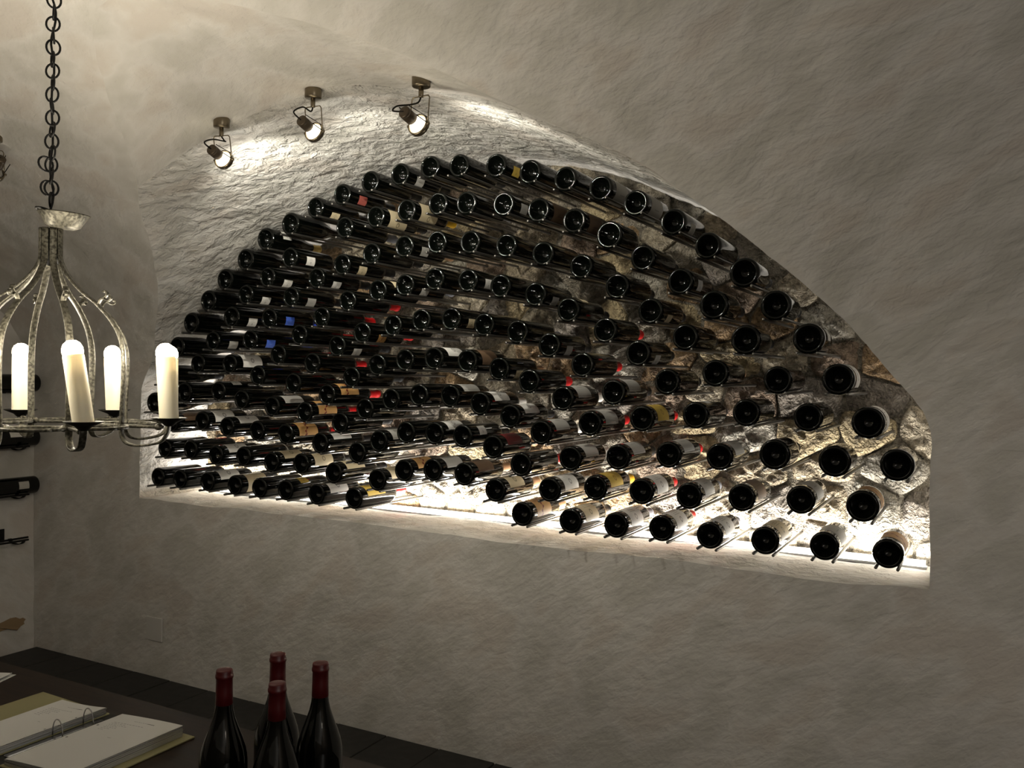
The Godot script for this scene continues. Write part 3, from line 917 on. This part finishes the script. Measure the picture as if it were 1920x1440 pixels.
# ------------------------------------------------------------------ chandelier
func build_chandelier() -> void:
	var o := thing("candle_chandelier", Vector3(-1.58, 1.507, 1.394))
	tag(o, "wrought iron chandelier on a chain with eight straps and electric candles", "chandelier")
	var top := 0.396
	# ceiling hook and chain
	part("ceiling_hook", lathe([Vector2(0, 0.895), Vector2(0.03, 0.895), Vector2(0.03, 0.885), Vector2(0.012, 0.872), Vector2(0, 0.868)], 20), M.black_iron, o)
	var ring := []
	for k in 19:
		ring.append(Vector3(0.0118 * sin(TAU * k / 18), 0.0142 * cos(TAU * k / 18), 0))
	var link := sweep(ring, circle(0.0020, 8), Vector3(0, 0, 1))
	var y := top + 0.030
	var k := 0
	while y < 0.875:
		var turn := (1.15 if k % 2 else 0.0) + deg_to_rad(-28.0) + rng.randf_range(-0.4, 0.4)
		part("chain_link", link, M.black_iron, o, Transform3D(Basis(Vector3.UP, turn) * Basis(Vector3.RIGHT, rng.randf_range(-0.12, 0.12)), Vector3(rng.randf_range(-0.0015, 0.0015), y, 0)))
		y += 0.0222
		k += 1
	for e in [[-0.004, top + 0.052, 0.5], [-0.009, top + 0.098, 1.1]]:
		part("chain_link", link, M.black_iron, o, Transform3D(Basis(Vector3.UP, e[2]) * Basis(Vector3.BACK, 0.5), Vector3(e[0], e[1], 0.006)))
	part("loose_link", link, M.black_iron, o, Transform3D(Basis(Vector3.RIGHT, 1.35), Vector3(-0.017, top + 0.012, 0.004)))
	var cord := []
	for s in 40:
		var t := s / 39.0
		cord.append(Vector3(0.0045 * sin(t * 33.0), lerpf(top, 0.88, t), 0.0045 * cos(t * 29.0)))
	part("cord", sweep(cord, circle(0.0021, 6), Vector3.RIGHT), M.black_iron, o)
	# dish on top
	part("dish", lathe([Vector2(0, 0.372), Vector2(0.022, 0.372), Vector2(0.030, 0.376), Vector2(0.038, 0.389), Vector2(0.0455, 0.399), Vector2(0.0460, 0.401), Vector2(0.040, 0.400), Vector2(0.012, 0.397), Vector2(0.006, 0.405), Vector2(0, 0.406)], 40), M.wrought, o, Transform3D(Basis(Vector3(0.3, 0, 1).normalized(), -0.07), Vector3.ZERO))
	part("hub", lathe([Vector2(0, 0.30), Vector2(0.0145, 0.305), Vector2(0.015, 0.37), Vector2(0, 0.374)], 20), M.black_iron, o)
	var prof := [Vector2(0.0185, 0.372), Vector2(0.0185, 0.335), Vector2(0.020, 0.312), Vector2(0.034, 0.285), Vector2(0.062, 0.255), Vector2(0.095, 0.230), Vector2(0.124, 0.200), Vector2(0.142, 0.170), Vector2(0.150, 0.135), Vector2(0.151, 0.09), Vector2(0.149, 0.04), Vector2(0.148, 0.0), Vector2(0.149, -0.018), Vector2(0.158, -0.031), Vector2(0.176, -0.036), Vector2(0.205, -0.034), Vector2(0.228, -0.027), Vector2(0.240, -0.010), Vector2(0.243, 0.006)]
	var tilts := [Vector2(-9.5, 0.5), Vector2(-4.0, 0.0), Vector2(-1.0, 1.0), Vector2(-2.8, 0.0), Vector2(-0.3, 0.0), Vector2(1.5, 0.0), Vector2(-2.0, 1.0), Vector2(1.0, 1.0)]
	for i in 8:
		var th := deg_to_rad([22.0, -21.0, -77.0, -114.0, -158.0, 157.0, 112.0, 66.0][i])
		var rad := Vector3(cos(th), 0, sin(th))
		var tan_ := Vector3(-sin(th), 0, cos(th))
		var pts := []
		for q in prof:
			pts.append(rad * q.x + Vector3(0, q.y, 0))
		part("strap", sweep(smooth_path(pts, 4), flat_bar(0.0122, 0.004), tan_), M.wrought, o)
		# a small curled leaf where the strap bends
		var c := rad * 0.098 + Vector3(0, 0.230, 0)
		var st := begin()
		add_sweep(st, smooth_path([c, c + rad * 0.006 + Vector3(0, 0.009, 0), c + rad * 0.013 + Vector3(0, 0.012, 0), c + rad * 0.018 + Vector3(0, 0.018, 0), c + rad * 0.015 + Vector3(0, 0.024, 0), c + rad * 0.010 + Vector3(0, 0.022, 0)], 4), flat_bar(0.009, 0.0028), tan_)
		add_sweep(st, smooth_path([c + rad * 0.011 + Vector3(0, 0.010, 0), c + rad * 0.020 + Vector3(0, 0.006, 0), c + rad * 0.026 + Vector3(0, 0.010, 0), c + rad * 0.023 + Vector3(0, 0.015, 0)], 4), flat_bar(0.008, 0.0026), tan_)
		part("leaf_scroll", finish(st), M.wrought, o)
		# hoop between this strap and the next, held by collars
		var th2 := deg_to_rad(-0.5 - 45.0 * i)
		var mid := Vector3(cos(th2), 0, sin(th2)) * 0.140
		var hoop := []
		for s in 33:
			hoop.append(mid + Vector3(cos(TAU * s / 32), 0, sin(TAU * s / 32)) * 0.050)
		part("hoop", sweep(hoop, flat_bar(0.0062, 0.0062), Vector3.UP), M.wrought, o)
		var m2 := Vector3(cos(th2), 0, sin(th2))
		for e in [-0.6, 0.6]:
			var a: float = th2 + PI / 2 * signf(e) + e * 0.35
			var cpos := mid + Vector3(cos(a), 0, sin(a)) * 0.050
			part("collar", lathe([Vector2(0, -0.0065), Vector2(0.0052, -0.0055), Vector2(0.0062, 0.0), Vector2(0.0052, 0.0055), Vector2(0, 0.0065)], 12), M.wrought, o, Transform3D(Basis.IDENTITY, cpos))
		part("tie_bar", sweep([rad * 0.148, rad * 0.19, rad * 0.232], flat_bar(0.006, 0.006), tan_), M.wrought, o)
		part("end_collar", lathe([Vector2(0, -0.006), Vector2(0.0055, -0.005), Vector2(0.0065, 0.0), Vector2(0.0055, 0.005), Vector2(0, 0.006)], 12), M.wrought, o, Transform3D(look_basis(rad), rad * 0.222))
		# drip pan, candle sleeve and bulb
		var seat := rad * 0.243 + Vector3(0, 0.008, 0)
		part("drip_pan", lathe([Vector2(0, -0.006), Vector2(0.007, -0.006), Vector2(0.014, 0.001), Vector2(0.0315, 0.0085), Vector2(0.0325, 0.0098), Vector2(0.030, 0.0102), Vector2(0.012, 0.006), Vector2(0, 0.006)], 32), M.dark_metal, o, Transform3D(Basis.IDENTITY, seat))
		var right := Vector3(0.882, 0, -0.471)
		var fwd := Vector3(-0.471, 0, -0.882)
		var up: Vector3 = (Vector3.UP + right * tan(deg_to_rad(tilts[i].x)) + fwd * tan(deg_to_rad(tilts[i].y))).normalized()
		var tb := Transform3D(Basis(Quaternion(Vector3.UP, up)), seat + Vector3(0, 0.0055, 0))
		var sl := part("candle_sleeve", lathe([Vector2(0, 0), Vector2(0.0172, 0.0), Vector2(0.0174, 0.001), Vector2(0.0174, 0.114), Vector2(0.0172, 0.118), Vector2(0.0162, 0.1185), Vector2(0.0158, 0.117), Vector2(0.0157, 0.090), Vector2(0, 0.088)], 36), M.candle, o, tb)
		part("candle_bulb", lathe([Vector2(0, 0.088), Vector2(0.0075, 0.090), Vector2(0.0120, 0.098), Vector2(0.0150, 0.110), Vector2(0.0155, 0.117), Vector2(0.0172, 0.123), Vector2(0.0170, 0.130), Vector2(0.0135, 0.138), Vector2(0.007, 0.143), Vector2(0, 0.144)], 24), M.bulb, sl)
		var om := OmniLight3D.new()
		om.name = "candle_light"
		om.position = tb * Vector3(0, 0.125, 0)
		om.light_color = Color(1.0, 0.955, 0.87)
		om.light_energy = 0.056
		om.light_size = 0.013
		om.omni_range = 9.0
		om.omni_attenuation = 2.0
		om.shadow_enabled = true
		o.add_child(om, true)

func build_near_lamp() -> void:
	# a plain globe pendant behind the photographer, over the near end of the room
	var o := thing("globe_pendant", Vector3(1.45, 1.95, 2.75))
	tag(o, "plain opal globe pendant hanging at the near end of the cellar", "pendant lamp")
	part("globe_lamp", lathe([Vector2(0, -0.09), Vector2(0.035, -0.083), Vector2(0.065, -0.062), Vector2(0.085, -0.03), Vector2(0.09, 0.0), Vector2(0.085, 0.03), Vector2(0.065, 0.062), Vector2(0.035, 0.083), Vector2(0, 0.09)], 32), glow(Color(1.0, 0.93, 0.82), 4.0), o)
	part("rod", sweep([Vector3(0, 0.085, 0), Vector3(0, vault_y(2.75) - 1.95, 0)], circle(0.005, 8), Vector3.RIGHT), M.black_iron, o)
	var om := OmniLight3D.new()
	om.name = "globe_light"
	om.light_color = Color(1.0, 0.985, 0.965)
	om.light_energy = 0.55
	om.light_size = 0.08
	om.omni_range = 9.0
	om.omni_attenuation = 2.0
	om.shadow_enabled = true
	o.add_child(om)


# ------------------------------------------------------------------ table
func build_table() -> void:
	var t := thing("tasting_table", Vector3(-1.6, 0, 1.4))
	tag(t, "dark brown wooden table in front of the niche wall with binder and bottles on it", "table")
	part("tabletop", box(Vector3(-1.55, 0.712, -0.52), Vector3(1.45, 0.75, 0.45), 0.003), M.wood, t)
	for s in [-1, 1]:
		part("apron", box(Vector3(-1.42, 0.62, s * 0.40 - 0.012 - 0.035), Vector3(1.32, 0.712, s * 0.40 + 0.012 - 0.035), 0.002), M.wood, t)
		for e in [-1.40, 1.30]:
			part("leg", box(Vector3(e - 0.035, 0, s * 0.39 - 0.035 - 0.035), Vector3(e + 0.035, 0.712, s * 0.39 + 0.035 - 0.035), 0.004), M.wood, t)
	# open ring binder
	var b := thing("ring_binder", Vector3(-1.888, 0.75, 1.155))
	tag(b, "open yellowish ring binder with printed white sheets lying on the table", "binder")
	part("cover", box(Vector3(0.022, 0.0005, -0.172), Vector3(0.262, 0.0045, 0.148), 0.001), M.folder, b)
	part("cover", box(Vector3(-0.282, 0.0005, -0.160), Vector3(-0.022, 0.0045, 0.160), 0.001), M.folder, b, Transform3D(Basis(Vector3.BACK, -0.02), Vector3(0, 0.003, 0)))
	part("spine", box(Vector3(-0.022, 0.0005, -0.166), Vector3(0.022, 0.004, 0.156), 0.001), M.spine, b)
	part("ring_rail", box(Vector3(-0.009, 0.004, -0.12), Vector3(0.009, 0.010, 0.12), 0.002), M.chrome, b)
	for z in [-0.084, -0.004]:
		var ring := []
		for s in 17:
			var a := PI * s / 16
			ring.append(Vector3(-0.018 * cos(a), 0.008 + 0.040 * pow(sin(a), 0.7), z))
		part("ring", sweep(ring, circle(0.0014, 8), Vector3(0, 0, 1)), M.chrome, b)
	var pr := sheet_mesh(0.030, 0.240, -0.156, 0.141, 0.0265, -0.010, 0.004)
	part("right_sheets", stack_mesh(0.030, 0.240, -0.156, 0.141, 0.0265, -0.010, 0.004), M.paper, b)
	part("top_sheet", pr, page_material(7), b)
	part("left_sheets", stack_mesh(-0.022, -0.190, -0.150, 0.147, 0.012, 0.012, 0.0), M.paper, b)
	part("top_sheet", sheet_mesh(-0.022, -0.190, -0.150, 0.147, 0.012, 0.012, 0.0), page_material(19), b)
	# leaflet at the left end
	var l := thing("paper_leaflet", Vector3(-2.455, 0.75, 1.03))
	l.rotation.y = 0.35
	tag(l, "white folded leaflet lying on the table at the left edge beyond the binder", "leaflet")
	part("lower_leaf", box(Vector3(-0.1, 0.0003, -0.07), Vector3(0.1, 0.0013, 0.07), 0.0002), M.paper, l)
	part("upper_leaf", box(Vector3(-0.11, 0.0, -0.06), Vector3(0.095, 0.0012, 0.055), 0.0002), M.paper, l, Transform3D(Basis(Vector3.BACK, 0.03) , Vector3(0, 0.005, 0)))
	# four bottles with red tops
	var say := ["dark sloping bottle with red wax top on the table, leftmost of the four", "dark bottle with red top on the table, farthest back of the four", "dark bottle with red top on the table, nearest of four, overlapping another", "dark sloping bottle with red wax top on the table, rightmost of the four"]
	var spots := [Vector3(-1.269, 0.75, 1.242), Vector3(-1.250, 0.75, 1.118), Vector3(-1.133, 0.75, 1.246), Vector3(-1.141, 0.75, 1.117)]
	for k in 4:
		var o := thing("wine_bottle", spots[k])
		part("glass_body", shapes["t"], M.glass, o)
		part("wax_capsule", shapes["cap_t"], M.wax, o)
		tag(o, say[k], "wine bottle", "red topped bottles on the table")

func page_height(x: float, x0: float, x1: float, h: float, curl: float, lift: float) -> float:
	var t := (x - x0) / (x1 - x0)
	return h + curl * (1.0 - t) * (1.0 - t) + lift * t * t

func sheet_mesh(x0: float, x1: float, z0: float, z1: float, h: float, curl: float, lift: float) -> ArrayMesh:
	var st := begin()
	var rows := []
	var uvs := []
	for z in [z0, (z0 + z1) / 2, z1]:
		var r := PackedVector3Array()
		var u := PackedVector2Array()
		for k in 17:
			var x := lerpf(x0, x1, k / 16.0)
			r.append(Vector3(x, page_height(x, x0, x1, h, curl, lift) + 0.0006, z))
			u.append(Vector2((x - minf(x0, x1)) / absf(x1 - x0), (z - z0) / (z1 - z0)))
		rows.append(r)
		uvs.append(u)
	grid(st, rows, x1 < x0, uvs)
	return finish(st)

func stack_mesh(x0: float, x1: float, z0: float, z1: float, h: float, curl: float, lift: float) -> ArrayMesh:
	# loose sheets seen from the side: thin layers, each a little out of line
	var st := begin()
	var layers := 6
	for l in layers:
		var dx := rng.randf_range(-0.0015, 0.0015)
		var dz := rng.randf_range(-0.0015, 0.0015)
		var rows := []
		for e in [[float(l) / layers, 0], [float(l + 0.85) / layers, 1]]:
			var ring := PackedVector3Array()
			for z in [z0 + dz, z1 + dz]:
				var seq := range(9)
				if z != z0 + dz:
					seq.reverse()
				for k in seq:
					var x := lerpf(x0, x1, k / 8.0) + dx
					ring.append(Vector3(x, lerpf(0.0055, page_height(x - dx, x0, x1, h, curl, lift), e[0]), z))
			ring.append(ring[0])
			rows.append(ring)
		grid(st, rows, x1 > x0)
		for e in [float(l) / layers, float(l + 0.85) / layers]:
			var cap := []
			for z in [z0 + dz, z1 + dz]:
				var r := PackedVector3Array()
				for k in 9:
					var x := lerpf(x0, x1, k / 8.0) + dx
					r.append(Vector3(x, lerpf(0.0055, page_height(x - dx, x0, x1, h, curl, lift), e), z))
				cap.append(r)
			grid(st, cap, x1 < x0)
	return finish(st)

func page_material(seed_: int) -> StandardMaterial3D:
	var im := Image.create(256, 360, false, Image.FORMAT_RGB8)
	im.fill(Color(0.87, 0.87, 0.86))
	var r := RandomNumberGenerator.new()
	r.seed = seed_
	# heading and short rows of print, too small to read
	im.fill_rect(Rect2i(150, 34, 30, 3), Color(0.45, 0.45, 0.46))
	for k in 7:
		im.fill_rect(Rect2i(96 + k * 9, 34, r.randi_range(4, 8), 2), Color(0.6, 0.6, 0.61))
	for row in 7:
		var x := 40
		while x < 40 + [120, 60, 66, 40, 52, 30, 24][row]:
			var w := r.randi_range(4, 11)
			im.fill_rect(Rect2i(x, 58 + row * 9, w, 2), Color(0.58, 0.58, 0.6))
			x += w + 4
	im.fill_rect(Rect2i(130, 150, 14, 2), Color(0.65, 0.65, 0.66))
	# punched holes by the rings
	var hx := 12 if seed_ == 7 else 243
	for y in [92, 190]:
		for dy in range(-4, 5):
			for dx in range(-4, 5):
				if dx * dx + dy * dy <= 12:
					im.set_pixel(hx + dx, y + dy, Color(0.25, 0.25, 0.26))
	var m := mat(Color(1, 1, 1), 0.8)
	m.albedo_texture = ImageTexture.create_from_image(im)
	return m


# ------------------------------------------------------------------ things on the left wall and front wall
func build_left_wall_things() -> void:
	# four wall racks for one bottle each; three hold a bottle lying along the wall
	var say := ["black steel wall rack on the left wall, under the bottle by the candles", "black steel wall rack on the left wall, under the bottle behind the chandelier hoop", "black steel wall rack under the lowest bottle on the left wall", "empty black steel bottle rack on the left wall below the bottles"]
	var sayb := ["dark bottle lying along the left wall behind the chandelier straps", "dark bottle with white label along the left wall, behind the chandelier hoop", "lowest dark bottle lying along the left wall, grey label near its base"]
	var hs := [1.54, 1.306, 1.10, 0.905]
	for k in 4:
		var o := thing("bottle_wall_rack", Vector3(ROOM_L, hs[k], 0.17))
		tag(o, say[k], "wall rack", "racks on the left wall")
		for e in [[0.026, -0.030, -0.125], [0.082, -0.030, -0.090]]:
			part("rod", sweep([Vector3(e[0], e[1] - 0.006, e[2]), Vector3(e[0], e[1] - 0.006, 0.16)], circle(0.0042, 8), Vector3.RIGHT), M.black_iron, o)
		part("wall_plate", box(Vector3(0.004, -0.045, -0.03), Vector3(0.010, 0.012, 0.06), 0.001), M.black_iron, o)
		for z in [-0.055, 0.11]:
			var arm := []
			for s in 13:
				var a := PI * (1.0 - s / 12.0)
				arm.append(Vector3(0.054 + 0.048 * cos(a), -0.034 - 0.018 * sin(a), z))
			part("saddle", sweep(arm, flat_bar(0.016, 0.003), Vector3(0, 0, 1)), M.black_iron, o)
	for k in 3:
		var o := make_bottle("b", ["none", "white", "grey_small"][k], [0.0, 160.0, 100.0][k], "black")
		o.name = numbered("wine_bottle")
		add_child(o, true)
		o.transform = Transform3D(Basis(Vector3.RIGHT, PI / 2), Vector3(ROOM_L + 0.054, hs[k], 0.035))
		tag(o, sayb[k], "wine bottle", "bottles on the left wall")
	# plastered-over cover plate low on the front wall
	var c := thing("cover_plate", wob(Vector3(-2.929, 0.571, 0.0), 0.0))
	tag(c, "small square plaster-coloured cover plate low on the front wall", "cover plate")
	part("plate", box(Vector3(-0.045, -0.047, 0.0015), Vector3(0.045, 0.047, 0.0085), 0.0015), mat(Color(0.75, 0.74, 0.72), 0.7), c)
	# brown stain low on the left wall
	var st := begin()
	var rim := []
	for s in 28:
		var a := TAU * s / 28
		rim.append(Vector2(cos(a) * (0.135 + 0.03 * wav2.get_noise_1d(s * 3.1)), sin(a) * (0.030 + 0.03 * wav2.get_noise_1d(s * 5.3))))
	for s in 28:
		var a: Vector2 = rim[s]
		var b: Vector2 = rim[(s + 1) % 28]
		for q in [Vector2.ZERO, b, a]:
			st.add_vertex(Vector3(0.012 * (1.0 - q.length() * 2.0), q.y, q.x))
	var patch := part("bare_patch", finish(st), mat(Color(0.56, 0.47, 0.35), 0.95), get_node("wall_left"), Transform3D(Basis.IDENTITY, Vector3(ROOM_L, 0.50, 0.17)))
	patch.set_meta("label", "brown bare patch low on the left wall")
